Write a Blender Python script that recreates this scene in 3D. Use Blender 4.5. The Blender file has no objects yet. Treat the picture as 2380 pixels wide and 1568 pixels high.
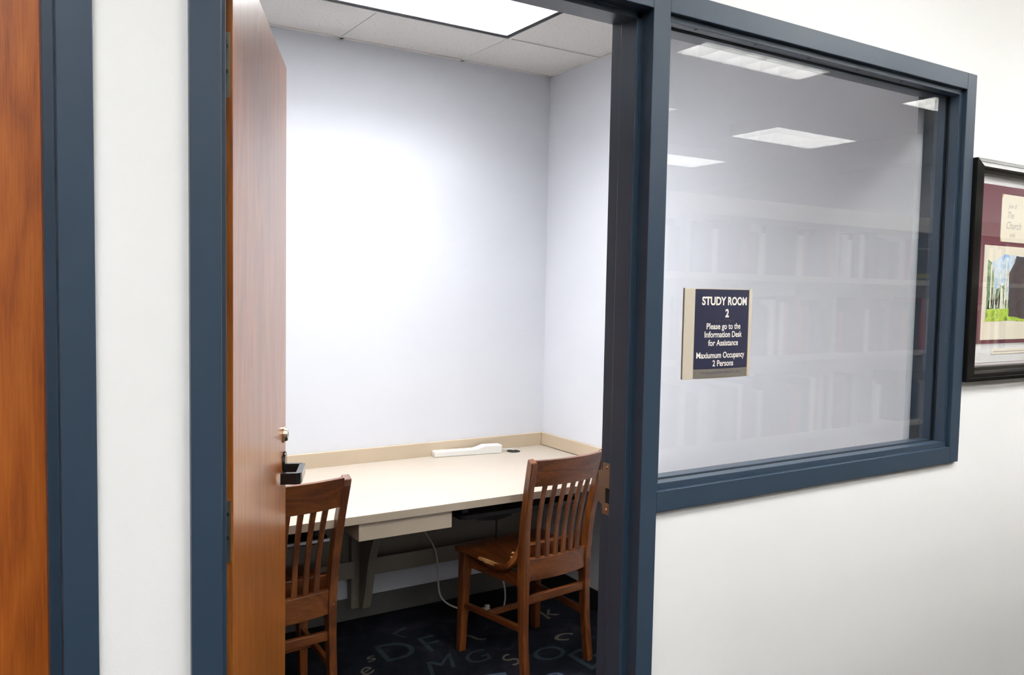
import bpy, bmesh, math, random
from mathutils import Vector, Matrix
C = bpy.context.scene.collection
scene = bpy.context.scene

# ------------------------------------------------------------------ camera
YAW, PITCH, ROLL = 0.5638962, 0.0592678, 0.0186621
FPX = 1926.455
cam_data = bpy.data.cameras.new('camera')
cam = bpy.data.objects.new('camera', cam_data)
C.objects.link(cam)
cy, sy, cp, sp = math.cos(YAW), math.sin(YAW), math.cos(PITCH), math.sin(PITCH)
fwd = Vector((sy * cp, cy * cp, -sp))
right = Vector((cy, -sy, 0))
up = right.cross(fwd)
cr, sr = math.cos(ROLL), math.sin(ROLL)
r2 = right * cr + up * sr
u2 = right * -sr + up * cr
m = Matrix(((r2.x, u2.x, -fwd.x, -0.3254), (r2.y, u2.y, -fwd.y, -1.4096), (r2.z, u2.z, -fwd.z, 1.5444), (0, 0, 0, 1)))
cam.matrix_world = m
cam_data.sensor_fit = 'HORIZONTAL'
cam_data.sensor_width = 36.0
cam_data.lens = FPX * 36.0 / 2380.0
cam_data.clip_start = 0.02
scene.camera = cam

# ------------------------------------------------------------------ world and exposure
world = bpy.data.worlds.new('world')
scene.world = world
world.use_nodes = True
world.node_tree.nodes['Background'].inputs[0].default_value = (0.8, 0.85, 0.9, 1)
world.node_tree.nodes['Background'].inputs[1].default_value = 0.05
scene.view_settings.view_transform = 'Standard'
scene.view_settings.look = 'None'
scene.view_settings.gamma = 1.0
scene.view_settings.use_curve_mapping = False
scene.view_settings.exposure = 0.0
LIB_LAMP = 27.5      # emission of the library troffers
STUDY_LAMP = 42.0   # emission of the study room troffer

# ------------------------------------------------------------------ measured layout
W = 0.919           # door opening
XR = 2.2125         # outer right edge of the window frame
FT = 0.0495         # face width of the painted steel frame
ZT = 2.213          # top of the frame
ZB = 1.034          # underside of the window frame
YF = 0.012          # wall surface behind the frame face
JD = 0.145          # frame depth
YB = 2.1526         # study room back wall
XW = 2.130         # study room right wall
XL = -0.075         # study room left wall
ZC = 2.6308         # study room ceiling
ZL = 3.2            # library ceiling
XD = -0.187         # right outer edge of the neighbouring door's frame
DZ = 0.7307         # desk height
random.seed(7)

# ------------------------------------------------------------------ materials
def srgb(r, g, b):
    def f(c):
        c /= 255.0
        return c / 12.92 if c <= 0.04045 else ((c + 0.055) / 1.055) ** 2.4
    return (f(r), f(g), f(b), 1)

def new_mat(name):
    mt = bpy.data.materials.new(name)
    mt.use_nodes = True
    nt = mt.node_tree
    b = nt.nodes['Principled BSDF']
    return mt, nt, b

def noise(nt, scale, detail=4, stretch=(1, 1, 1), rough=0.55, dist=0.0):
    tc = nt.nodes.new('ShaderNodeTexCoord')
    mp = nt.nodes.new('ShaderNodeMapping')
    mp.inputs['Scale'].default_value = stretch
    n = nt.nodes.new('ShaderNodeTexNoise')
    n.inputs['Scale'].default_value = scale
    n.inputs['Detail'].default_value = detail
    n.inputs['Roughness'].default_value = rough
    n.inputs['Distortion'].default_value = dist
    nt.links.new(tc.outputs['Object'], mp.inputs['Vector'])
    nt.links.new(mp.outputs['Vector'], n.inputs['Vector'])
    return n

def ramp(nt, src, stops):
    r = nt.nodes.new('ShaderNodeValToRGB')
    e = r.color_ramp.elements
    while len(e) < len(stops):
        e.new(0.5)
    for i, (p, c) in enumerate(stops):
        e[i].position = p
        e[i].color = c
    nt.links.new(src, r.inputs['Fac'])
    return r

def bump(nt, b, src, strength, dist=0.002):
    bp = nt.nodes.new('ShaderNodeBump')
    bp.inputs['Strength'].default_value = strength
    bp.inputs['Distance'].default_value = dist
    nt.links.new(src, bp.inputs['Height'])
    nt.links.new(bp.outputs['Normal'], b.inputs['Normal'])

def paint(name, col, rough=0.6, nscale=260, bstr=0.15, var=0.04, spec=0.5):
    mt, nt, b = new_mat(name)
    n = noise(nt, nscale, 3)
    lo = tuple(c * (1 - var) for c in col[:3]) + (1,)
    hi = tuple(min(1, c * (1 + var)) for c in col[:3]) + (1,)
    n2 = noise(nt, 3.0, 3)
    rp = ramp(nt, n2.outputs['Fac'], [(0.3, lo), (0.7, hi)])
    nt.links.new(rp.outputs['Color'], b.inputs['Base Color'])
    b.inputs['Roughness'].default_value = rough
    b.inputs['Specular IOR Level'].default_value = spec
    if bstr:
        bump(nt, b, n.outputs['Fac'], bstr, 0.001)
    return mt

def plain(name, col, rough=0.5, metal=0.0, spec=0.5):
    mt, nt, b = new_mat(name)
    n = noise(nt, 40, 2)
    mr = nt.nodes.new('ShaderNodeMapRange')
    mr.inputs['To Min'].default_value = max(0.02, rough - 0.04)
    mr.inputs['To Max'].default_value = min(1, rough + 0.04)
    nt.links.new(n.outputs['Fac'], mr.inputs['Value'])
    nt.links.new(mr.outputs['Result'], b.inputs['Roughness'])
    b.inputs['Base Color'].default_value = col
    b.inputs['Metallic'].default_value = metal
    b.inputs['Specular IOR Level'].default_value = spec
    return mt

def wood(name, dark, mid, light, grain=60, along='Z', rough=0.35, coat=0.3, k=0.035, figure=7.0):
    mt, nt, b = new_mat(name)
    st = {'X': (k, 1, 1), 'Y': (1, k, 1), 'Z': (1, 1, k)}[along]
    fine = noise(nt, grain * 4, 4, st, 0.7)
    wide = noise(nt, figure, 3, tuple(min(1.0, s * 3) for s in st), 0.5, 0.6)
    wv = nt.nodes.new('ShaderNodeMath')
    wv.operation = 'MULTIPLY'
    wv.inputs[1].default_value = 9.0
    nt.links.new(wide.outputs['Fac'], wv.inputs[0])
    fr = nt.nodes.new('ShaderNodeMath')
    fr.operation = 'PINGPONG'
    fr.inputs[1].default_value = 0.5
    nt.links.new(wv.outputs[0], fr.inputs[0])
    mx = nt.nodes.new('ShaderNodeMath')
    mx.operation = 'MULTIPLY_ADD'
    mx.inputs[1].default_value = 0.45
    nt.links.new(fr.outputs[0], mx.inputs[0])
    fm = nt.nodes.new('ShaderNodeMath')
    fm.operation = 'MULTIPLY'
    fm.inputs[1].default_value = 0.75
    nt.links.new(fine.outputs['Fac'], fm.inputs[0])
    nt.links.new(fm.outputs[0], mx.inputs[2])
    rp = ramp(nt, mx.outputs[0], [(0.24, dark), (0.46, mid), (0.72, light)])
    nt.links.new(rp.outputs['Color'], b.inputs['Base Color'])
    b.inputs['Roughness'].default_value = rough
    b.inputs['Coat Weight'].default_value = coat
    b.inputs['Coat Roughness'].default_value = 0.18
    bump(nt, b, fine.outputs['Fac'], 0.12, 0.0008)
    return mt

def emitter(name, col, strength):
    mt, nt, b = new_mat(name)
    n = noise(nt, 6, 1)
    rp = ramp(nt, n.outputs['Fac'], [(0.0, tuple(c * 0.98 for c in col[:3]) + (1,)), (1.0, col)])
    nt.links.new(rp.outputs['Color'], b.inputs['Emission Color'])
    b.inputs['Emission Strength'].default_value = strength
    b.inputs['Base Color'].default_value = (0.8, 0.8, 0.8, 1)
    return mt

def glass_mat(name, tint, extra=1.0):
    mt = bpy.data.materials.new(name)
    mt.use_nodes = True
    nt = mt.node_tree
    for n in list(nt.nodes):
        nt.nodes.remove(n)
    out = nt.nodes.new('ShaderNodeOutputMaterial')
    mix = nt.nodes.new('ShaderNodeMixShader')
    tr = nt.nodes.new('ShaderNodeBsdfTransparent')
    tr.inputs['Color'].default_value = tint
    gl = nt.nodes.new('ShaderNodeBsdfGlossy')
    gl.inputs['Roughness'].default_value = 0.0
    geo = nt.nodes.new('ShaderNodeNewGeometry')
    mr = nt.nodes.new('ShaderNodeMapRange')      # outer and inner surface both act as air to glass
    mr.inputs['To Min'].default_value = 1.52
    mr.inputs['To Max'].default_value = 1.0 / 1.52
    fr = nt.nodes.new('ShaderNodeFresnel')
    nt.links.new(geo.outputs['Backfacing'], mr.inputs['Value'])
    nt.links.new(mr.outputs['Result'], fr.inputs['IOR'])
    mu = nt.nodes.new('ShaderNodeMath')
    mu.operation = 'MULTIPLY'
    mu.use_clamp = True
    mu.inputs[1].default_value = extra
    nt.links.new(fr.outputs['Fac'], mu.inputs[0])
    nt.links.new(mu.outputs[0], mix.inputs['Fac'])
    nt.links.new(tr.outputs[0], mix.inputs[1])
    nt.links.new(gl.outputs[0], mix.inputs[2])
    nt.links.new(mix.outputs[0], out.inputs['Surface'])
    return mt

M = {}
M['wall'] = paint('white_wall_paint', (0.83, 0.83, 0.825, 1), 0.6, 300, 0.12, 0.01)
M['study_wall'] = paint('pale_blue_wall_paint', (0.725, 0.75, 0.805, 1), 0.65, 300, 0.12, 0.01)
M['navy'] = paint('navy_frame_paint', (0.024, 0.043, 0.071, 1), 0.34, 400, 0.10, 0.04)
M['door_oak'] = wood('oak_door_veneer', (0.20, 0.042, 0.006, 1), (0.34, 0.078, 0.006, 1), (0.44, 0.12, 0.014, 1), 70, 'Z', 0.45, 0.1)
M['door_oak_open'] = wood('glossy_oak_door_veneer', (0.20, 0.05, 0.007, 1), (0.33, 0.098, 0.014, 1), (0.42, 0.145, 0.026, 1), 70, 'Z', 0.34, 0.35)
M['oak'] = wood('oak_chair_wood', (0.040, 0.010, 0.0025, 1), (0.115, 0.031, 0.006, 1), (0.21, 0.065, 0.014, 1), 60, 'Z', 0.36, 0.35, 0.05)
M['oak_x'] = wood('oak_chair_rail_wood', (0.040, 0.010, 0.0025, 1), (0.115, 0.031, 0.006, 1), (0.21, 0.065, 0.014, 1), 60, 'X', 0.36, 0.35, 0.05)
M['oak_y'] = wood('oak_chair_seat_wood', (0.040, 0.010, 0.0025, 1), (0.115, 0.031, 0.006, 1), (0.21, 0.065, 0.014, 1), 60, 'Y', 0.33, 0.4, 0.05)
M['laminate'] = paint('cream_laminate', (0.485, 0.425, 0.355, 1), 0.42, 500, 0.05, 0.02)
M['laminate_wall'] = paint('beige_backsplash_laminate', (0.55, 0.45, 0.33, 1), 0.42, 500, 0.05, 0.02)
M['laminate_edge'] = paint('beige_laminate_edge', (0.46, 0.39, 0.30, 1), 0.5, 500, 0.05, 0.02)
M['bracket'] = paint('beige_powder_coat', (0.25, 0.215, 0.165, 1), 0.5, 300, 0.05, 0.03)
M['black'] = plain('black_plastic', (0.012, 0.012, 0.014, 1), 0.42)
M['gloss_black'] = plain('gloss_black_metal', (0.012, 0.012, 0.013, 1), 0.12)
M['baseboard'] = plain('grey_vinyl_base', (0.10, 0.098, 0.088, 1), 0.55)
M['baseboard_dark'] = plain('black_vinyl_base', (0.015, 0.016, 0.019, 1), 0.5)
M['steel'] = plain('dull_bronze_steel', (0.34, 0.31, 0.25, 1), 0.38, 0.9)
M['nickel'] = plain('satin_brass_nickel', (0.72, 0.62, 0.45, 1), 0.22, 1.0)
M['silver'] = plain('silver_metal', (0.7, 0.7, 0.72, 1), 0.35, 0.8)
M['white_plastic'] = plain('white_plastic', (0.80, 0.79, 0.76, 1), 0.4)
M['cable'] = plain('white_cable', (0.62, 0.60, 0.54, 1), 0.5)
M['tbar'] = plain('white_ceiling_grid', (0.74, 0.73, 0.70, 1), 0.5)
M['reveal'] = plain('black_light_reveal', (0.01, 0.01, 0.012, 1), 0.6)
M['louver'] = plain('white_louver', (0.86, 0.86, 0.86, 1), 0.35)
M['diffuser'] = emitter('study_lamp_diffuser', (0.985, 0.99, 1.0, 1), STUDY_LAMP)
M['lib_diffuser'] = emitter('library_lamp_diffuser', (1.0, 0.995, 0.985, 1), LIB_LAMP)
M['lib_louver'] = plain('library_louver', (0.75, 0.75, 0.73, 1), 0.4)
M['glass'] = glass_mat('window_glass', (0.988, 0.992, 0.992, 1), 1.0)
M['pic_glass'] = glass_mat('picture_glass', (1, 1, 1, 1), 1.0)
M['shelf'] = plain('cream_shelf_steel', (0.66, 0.62, 0.52, 1), 0.45)
M['gasket'] = plain('black_gasket', (0.004, 0.004, 0.005, 1), 0.7)
M['sign_navy'] = plain('navy_sign_insert', (0.020, 0.022, 0.052, 1), 0.42)
M['sign_frame'] = plain('champagne_sign_frame', (0.60, 0.53, 0.43, 1), 0.42, 0.15)
M['sign_grey'] = plain('pewter_sign_strip', (0.20, 0.18, 0.155, 1), 0.45, 0.3)
M['sign_text'] = plain('cream_lettering', (0.86, 0.82, 0.74, 1), 0.5)
M['braille'] = plain('navy_braille_dots', (0.16, 0.16, 0.20, 1), 0.3)
M['frame_black'] = plain('black_lacquer', (0.010, 0.009, 0.008, 1), 0.13)
M['mat_white'] = plain('white_mat_board', (0.80, 0.80, 0.80, 1), 0.8)
M['mat_maroon'] = plain('maroon_mat_board', (0.13, 0.022, 0.04, 1), 0.8)
M['paper'] = paint('cream_paper', (0.86, 0.80, 0.66, 1), 0.8, 60, 0.0, 0.04)
M['ink'] = plain('grey_ink', (0.42, 0.36, 0.36, 1), 0.8)
M['gold'] = plain('gold_corner', (0.65, 0.42, 0.10, 1), 0.4, 0.4)
M['book_page'] = plain('book_pages', (0.62, 0.58, 0.48, 1), 0.8)

def tile_mat():
    mt, nt, b = new_mat('fissured_ceiling_tile')
    n = noise(nt, 130, 3, (1, 1, 1), 0.6, 0.4)
    rp = ramp(nt, n.outputs['Fac'], [(0.30, (0.42, 0.38, 0.35, 1)), (0.385, (0.76, 0.735, 0.705, 1)), (0.6, (0.80, 0.775, 0.745, 1))])
    nt.links.new(rp.outputs['Color'], b.inputs['Base Color'])
    b.inputs['Roughness'].default_value = 0.9
    bump(nt, b, n.outputs['Fac'], 0.35, 0.002)
    return mt
M['tile'] = tile_mat()

def carpet_mat(name, a, c, d):
    mt, nt, b = new_mat(name)
    n = noise(nt, 420, 3, (1, 1, 1), 0.7)
    w = noise(nt, 5.0, 4, (1, 1, 1), 0.6, 1.2)
    rp = ramp(nt, w.outputs['Fac'], [(0.36, a), (0.52, c), (0.66, d)])
    mx = nt.nodes.new('ShaderNodeMix')
    mx.data_type = 'RGBA'
    mx.blend_type = 'MULTIPLY'
    mx.inputs['Factor'].default_value = 0.7
    r2_ = ramp(nt, n.outputs['Fac'], [(0.3, (0.45, 0.45, 0.45, 1)), (0.7, (1.5, 1.5, 1.5, 1))])
    nt.links.new(rp.outputs['Color'], mx.inputs['A'])
    nt.links.new(r2_.outputs['Color'], mx.inputs['B'])
    nt.links.new(mx.outputs['Result'], b.inputs['Base Color'])
    b.inputs['Roughness'].default_value = 1.0
    b.inputs['Specular IOR Level'].default_value = 0.1
    bump(nt, b, n.outputs['Fac'], 0.9, 0.006)
    return mt
M['carpet'] = carpet_mat('navy_carpet', (0.007, 0.009, 0.014, 1), (0.014, 0.016, 0.024, 1), (0.030, 0.028, 0.040, 1))
M['carpet_teal'] = carpet_mat('carpet_teal_letter', (0.022, 0.038, 0.048, 1), (0.034, 0.056, 0.068, 1), (0.045, 0.068, 0.080, 1))
M['carpet_beige'] = carpet_mat('carpet_tan_letter', (0.10, 0.095, 0.075, 1), (0.15, 0.14, 0.11, 1), (0.19, 0.175, 0.14, 1))
M['carpet_blue'] = carpet_mat('carpet_blue_letter', (0.06, 0.085, 0.14, 1), (0.08, 0.11, 0.17, 1), (0.10, 0.13, 0.19, 1))

# ------------------------------------------------------------------ mesh helpers
I4 = Matrix.Identity(4)

def add_box(bm, x0, x1, y0, y1, z0, z1, mi=0, mat=None):
    vs = [bm.verts.new(Vector((x, y, z)) if mat is None else mat @ Vector((x, y, z))) for x in (x0, x1) for y in (y0, y1) for z in (z0, z1)]
    for f in ((0, 1, 3, 2), (4, 6, 7, 5), (0, 4, 5, 1), (2, 3, 7, 6), (0, 2, 6, 4), (1, 5, 7, 3)):
        fc = bm.faces.new([vs[i] for i in f])
        fc.material_index = mi
    return vs

def loft(bm, secs, mi=0, cap=True, smooth=False, close=False):
    rows = [[bm.verts.new(Vector(p)) for p in s] for s in secs]
    n = len(rows[0])
    k = len(rows)
    for i in range(k if close else k - 1):
        a, b = rows[i], rows[(i + 1) % k]
        for j in range(n):
            f = bm.faces.new((a[j], a[(j + 1) % n], b[(j + 1) % n], b[j]))
            f.material_index = mi
            f.smooth = smooth
    if cap and not close:
        f = bm.faces.new(rows[0][::-1]); f.material_index = mi
        f = bm.faces.new(rows[-1]); f.material_index = mi

def prism(bm, pts, axis, a, b, mi=0):
    """extrude a closed 2D outline along an axis from a to b"""
    def P(p, t):
        return {'x': (t, p[0], p[1]), 'y': (p[0], t, p[1]), 'z': (p[0], p[1], t)}[axis]
    loft(bm, [[P(p, a) for p in pts], [P(p, b) for p in pts]], mi)

def tube(bm, path, r, n=10, mi=0, cap=True):
    path = [Vector(p) for p in path]
    secs = []
    ref = None
    for i, p in enumerate(path):
        t = (path[min(i + 1, len(path) - 1)] - path[max(i - 1, 0)]).normalized()
        if ref is None:
            ref = Vector((0, 0, 1)) if abs(t.z) < 0.9 else Vector((1, 0, 0))
        s = t.cross(ref).normalized()
        ref = s.cross(t).normalized()
        secs.append([p + (s * math.cos(2 * math.pi * j / n) + ref * math.sin(2 * math.pi * j / n)) * (r if not callable(r) else r(i)) for j in range(n)])
    loft(bm, secs, mi, cap, True)

def cyl(bm, p0, p1, r, n=20, mi=0, r1=None):
    p0, p1 = Vector(p0), Vector(p1)
    t = (p1 - p0).normalized()
    ref = Vector((0, 0, 1)) if abs(t.z) < 0.9 else Vector((1, 0, 0))
    s = t.cross(ref).normalized(); q = s.cross(t)
    r1 = r if r1 is None else r1
    secs = [[p + (s * math.cos(2 * math.pi * j / n) + q * math.sin(2 * math.pi * j / n)) * rr for j in range(n)] for p, rr in ((p0, r), (p1, r1))]
    loft(bm, secs, mi, True, False)

def smooth_path(pts, k=6):
    pts = [Vector(p) for p in pts]
    out = []
    for i in range(len(pts) - 1):
        p0 = pts[max(i - 1, 0)]; p1 = pts[i]; p2 = pts[i + 1]; p3 = pts[min(i + 2, len(pts) - 1)]
        for j in range(k):
            t = j / k
            out.append(0.5 * ((2 * p1) + (p2 - p0) * t + (2 * p0 - 5 * p1 + 4 * p2 - p3) * t * t + (3 * p1 - p0 - 3 * p2 + p3) * t ** 3))
    out.append(pts[-1])
    return out

def obj(name, bm, mats, parent=None, bevel=0.0, seg=2, loc=None, auto=True):
    bmesh.ops.recalc_face_normals(bm, faces=bm.faces)
    me = bpy.data.meshes.new(name)
    bm.to_mesh(me)
    bm.free()
    if not isinstance(mats, (list, tuple)):
        mats = [mats]
    for mt in mats:
        me.materials.append(mt)
    o = bpy.data.objects.new(name, me)
    C.objects.link(o)
    if parent is not None:
        o.parent = parent
    if loc:
        o.location = loc
    if bevel:
        md = o.modifiers.new('bevel', 'BEVEL')
        md.width = bevel
        md.segments = seg
        md.limit_method = 'ANGLE'
        md.angle_limit = math.radians(40)
    return o

def boxes(*bs):
    bm = bmesh.new()
    for b in bs:
        add_box(bm, *b)
    return bm

def empty(name, loc=(0, 0, 0), rz=0.0, parent=None):
    o = bpy.data.objects.new(name, None)
    o.empty_display_size = 0.1
    C.objects.link(o)
    o.location = loc
    o.rotation_euler = (0, 0, rz)
    if parent is not None:
        o.parent = parent
    return o

def tag(o, label=None, cat=None, group=None, kind=None):
    if label: o['label'] = label
    if cat: o['category'] = cat
    if group: o['group'] = group
    if kind: o['kind'] = kind
    return o

def struct(o):
    o['kind'] = 'structure'
    return o

def text_bm(bm, body, size, place, xs=1.0, offset=0.0, extrude=0.0, align='CENTER', mi=0, shear=0.0):
    """append lettering to a bmesh; place maps (x, y, z) of the letter plane to a point"""
    cu = bpy.data.curves.new('lettering', 'FONT')
    cu.body = body
    cu.size = size
    cu.align_x = align
    cu.offset = offset
    cu.extrude = extrude
    cu.shear = shear
    cu.resolution_u = 4
    ob = bpy.data.objects.new('lettering', cu)
    C.objects.link(ob)
    bpy.context.view_layer.update()
    dg = bpy.context.evaluated_depsgraph_get()
    me = bpy.data.meshes.new_from_object(ob.evaluated_get(dg))
    bpy.data.objects.remove(ob)
    bpy.data.curves.remove(cu)
    base = len(bm.faces)
    vmap = [bm.verts.new(Vector(place(v.co.x * xs, v.co.y, v.co.z))) for v in me.vertices]
    for p in me.polygons:
        try:
            f = bm.faces.new([vmap[i] for i in p.vertices])
            f.material_index = mi
        except ValueError:
            pass
    bpy.data.meshes.remove(me)

# ================================================================== SETTING
# floor (one carpet through both rooms) with its woven letters
bm = bmesh.new()
add_box(bm, -4.0, 8.0, -9.0, YB + 0.1, -0.05, 0.0)
rl = random.Random(3)
def floor_letter(ch, x, y, size, ang, mi, xs=1.0, shear=0.0):
    ca, sa = math.cos(ang), math.sin(ang)
    text_bm(bm, ch, size, lambda a, b, z: (x + a * ca - b * sa, y + a * sa + b * ca, 0.0006), xs, 0.0, 0.0, 'CENTER', mi, shear)
for ch, x, y, s, a, mi, xs, sh in (
        ('D', 1.11, 1.66, 0.24, -0.05, 1, 1.0, 0), ('F', 1.27, 1.66, 0.22, 0.05, 1, 1.0, 0.1), ('M', 1.20, 1.47, 0.16, 0.25, 1, 1.3, 0.5),
        ('G', 1.38, 1.47, 0.15, 0.1, 1, 1.2, 0.2), ('S', 1.50, 1.38, 0.13, 0.5, 2, 1.2, 0.3), ('O', 1.66, 1.34, 0.17, 0.0, 1, 1.2, 0.1),
        ('c', 1.78, 1.48, 0.17, -0.5, 2, 1.2, 0.4), ('I', 1.41, 1.33, 0.14, 1.3, 3, 1.8, 0), ('e', 0.94, 1.60, 0.12, 0.5, 2, 1.3, 0.3),
        ('s', 0.99, 1.70, 0.10, 0.2, 2, 1.3, 0.3), ('P', 0.80, 1.50, 0.16, -0.3, 2, 1.0, 0.2), ('~', 1.42, 1.66, 0.22, -0.9, 2, 1.0, 0), ('L', 1.18, 1.88, 0.14, -1.1, 1, 1.4, 0)):
    floor_letter(ch, x, y, s, a, mi, xs, sh)
for i in range(60):
    x = rl.uniform(-0.3, 2.0); y = rl.uniform(-0.4, 1.95)
    if 0.75 < x < 1.9 and y > 1.25:
        continue
    floor_letter(rl.choice('ABCDEGHKLMNOPRSTabcdefghknorstuvw'), x, y, rl.uniform(0.12, 0.24), rl.uniform(-0.4, 0.4), rl.choice((1, 1, 1, 2, 3)), 1.2, 0.3)
floor = struct(obj('floor', bm, [M['carpet'], M['carpet_teal'], M['carpet_beige'], M['carpet_blue']]))

# front wall (between library and study rooms), in one piece around its openings
wt = 0.133
bm = bmesh.new()
xd0 = XD - FT - 0.915 - FT
for b in ((-4.0, xd0 + 0.01, 0, ZL), (xd0 + 0.01, XD - 0.01, ZT - 0.01, ZL), (XD - 0.01, -FT + 0.01, 0, ZL),
          (-FT + 0.01, XR - 0.01, ZT - 0.01, ZL), (W + FT - 0.01, XR - 0.01, 0, ZB + 0.01), (XR - 0.01, 8.0, 0, ZL)):
    add_box(bm, b[0], b[1], YF, wt, b[2], b[3])
struct(obj('wall_front', bm, M['wall']))
# study room
struct(obj('wall_back', boxes((XL - 0.1, XW + 0.1, YB, YB + 0.1, 0, ZL)), M['study_wall']))
struct(obj('wall_right', boxes((XW, XW + 0.1, wt + 0.001, YB, 0, ZL)), M['study_wall']))
struct(obj('wall_left', boxes((XL - 0.1, XL, wt + 0.001, YB, 0, ZL)), M['study_wall']))
struct(obj('baseboard_back', boxes((XL, XW, YB - 0.007, YB, 0, 0.102)), M['baseboard'], bevel=0.002))
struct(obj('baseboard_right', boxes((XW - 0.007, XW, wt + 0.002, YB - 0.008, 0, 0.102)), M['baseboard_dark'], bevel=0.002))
# library shell behind the camera (seen reflected in the glass)
struct(obj('wall_library_right', boxes((8.0, 8.1, -9.0, wt, 0, ZL)), M['wall']))
struct(obj('wall_library_left', boxes((-4.1, -4.0, -9.0, wt, 0, ZL)), M['wall']))
struct(obj('wall_library_back', boxes((-4.0, 8.0, -9.1, -9.0, 0, ZL)), M['wall']))
struct(obj('trim_3', boxes((7.75, 8.0, -9.0, YF, 2.92, ZL)), M['wall']))

# study ceiling: tiles round the light, with T-bars
GX, GY, T = 1.6125, 1.728, 0.605
LX0, LX1, LY0, LY1 = GX - 2 * T, GX, GY - T, GY
bm = bmesh.new()
def tile(x0, x1, y0, y1):
    if x1 - x0 < 0.02 or y1 - y0 < 0.02:
        return
    g = 0.0035
    add_box(bm, x0 + g, x1 - g, y0 + g, y1 - g, ZC, ZC + 0.015, 0)
xs_ = [XL, GX - 2 * T, GX - T, GX, XW]
ys_ = [wt, GY - 2 * T, GY - T, GY, YB]
for i in range(4):
    for j in range(4):
        if j == 2 and i in (1, 2):
            continue
        tile(xs_[i], xs_[i + 1], ys_[j], ys_[j + 1])
add_box(bm, XL, XW, wt, LY0 - 0.004, ZC + 0.02, ZC + 0.03, 0)
add_box(bm, XL, XW, LY1 + 0.004, YB, ZC + 0.02, ZC + 0.03, 0)
add_box(bm, XL, LX0 - 0.004, LY0 - 0.004, LY1 + 0.004, ZC + 0.02, ZC + 0.03, 0)
add_box(bm, LX1 + 0.004, XW, LY0 - 0.004, LY1 + 0.004, ZC + 0.02, ZC + 0.03, 0)
ceil = struct(obj('ceiling', bm, M['tile']))
bm = bmesh.new()
hw = 0.0075
zt0 = ZC - 0.004
for x in xs_[1:-1]:
    for a, b in ((wt, LY0), (LY1, YB)) if abs(x - (GX - T)) < 0.01 else ((wt, YB),):
        add_box(bm, x - hw, x + hw, a, b, zt0, ZC + 0.001)
for y in ys_[1:-1]:
    add_box(bm, XL, XW, y - hw, y + hw, zt0 - 0.0004, ZC + 0.001)
add_box(bm, XL, XW, YB - 0.018, YB, zt0, ZC + 0.001)
add_box(bm, XW - 0.018, XW, wt, YB, zt0, ZC + 0.001)
add_box(bm, XL, XL + 0.018, wt, YB, zt0, ZC + 0.001)
obj('ceiling_grid', bm, M['tbar'], ceil)
struct(obj('ceiling', boxes((-4.0, 8.0, -9.0, YF, ZL, ZL + 0.05)), M['wall']))

# ------------------------------------------------------------------ painted steel frames
STOP0, STOP1, SP = 0.038, 0.092, 0.016
def jamb_right_profile(x):     # opening to the left of x (x = inner face of the jamb), frame body to the right
    return [(x, 0), (x + FT, 0), (x + FT, JD), (x, JD), (x, STOP1), (x - SP, STOP1), (x - SP, STOP0), (x, STOP0)]
def jamb_left_profile(x):      # opening to the right of x
    return [(x, 0), (x - FT, 0), (x - FT, JD), (x, JD), (x, STOP1), (x + SP, STOP1), (x + SP, STOP0), (x, STOP0)]

bm = bmesh.new()
prism(bm, jamb_left_profile(0.0), 'z', 0, ZT)
# mullion between door and window: door side has a stop, window side is square
x = W
prism(bm, [(x, 0), (x + FT, 0), (x + FT, 0.022), (x + FT, JD), (x, JD), (x, STOP1), (x - SP, STOP1), (x - SP, STOP0), (x, STOP0)], 'z', 0, ZT)
# head over the door, with stop
zi = ZT - FT
prism(bm, [(0, zi), (0, ZT), (JD, ZT), (JD, zi), (STOP1, zi), (STOP1, zi - SP), (STOP0, zi - SP), (STOP0, zi)], 'x', 0.0, W)
# window head, sill and right jamb
prism(bm, [(0, zi), (0, ZT), (JD, ZT), (JD, zi), (STOP1, zi), (STOP1, zi - SP), (STOP0 + 0.018, zi - SP), (STOP0 + 0.018, zi)], 'x', W + FT, XR - FT)
zs = ZB + FT
prism(bm, [(0, zs), (0, ZB), (JD, ZB), (JD, zs), (STOP1, zs), (STOP1, zs + SP), (STOP0 + 0.018, zs + SP), (STOP0 + 0.018, zs)], 'x', W + FT, XR - FT)
x = XR - FT
prism(bm, [(x, 0), (x + FT, 0), (x + FT, JD), (x, JD), (x, STOP1), (x - SP, STOP1), (x - SP, STOP0 + 0.018), (x, STOP0 + 0.018)], 'z', ZB, ZT)
x = W + FT
prism(bm, [(x, STOP1), (x + SP, STOP1), (x + SP, STOP0 + 0.018), (x, STOP0 + 0.018)], 'z', zs, zi)
trim1 = struct(obj('trim_1', bm, M['navy'], bevel=0.0015))

# strike plate on the mullion's door side
strike = empty('strike_plate', (0, 0, 0), 0, trim1)
bm = bmesh.new()
zc_, yc_ = 1.070, 0.122
ol = [(yc_ - 0.012, zc_ - 0.062), (yc_ + 0.012, zc_ - 0.062), (yc_ + 0.014, zc_ - 0.04), (yc_ + 0.028, zc_ - 0.036), (yc_ + 0.030, zc_ + 0.040), (yc_ + 0.014, zc_ + 0.044), (yc_ + 0.012, zc_ + 0.062), (yc_ - 0.012, zc_ + 0.062),
      (yc_ - 0.012, zc_ + 0.002), (yc_ + 0.002, zc_ + 0.002), (yc_ + 0.002, zc_ - 0.034), (yc_ - 0.012, zc_ - 0.034)]
prism(bm, ol, 'x', W - 0.0022, W - 0.0002)
o = obj('plate', bm, M['steel'], strike)
bm = bmesh.new(); add_box(bm, W - 0.0008, W - 0.0002, yc_ - 0.012, yc_ + 0.002, zc_ - 0.034, zc_ + 0.002)
obj('latch_hole', bm, M['gasket'], strike)
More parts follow.
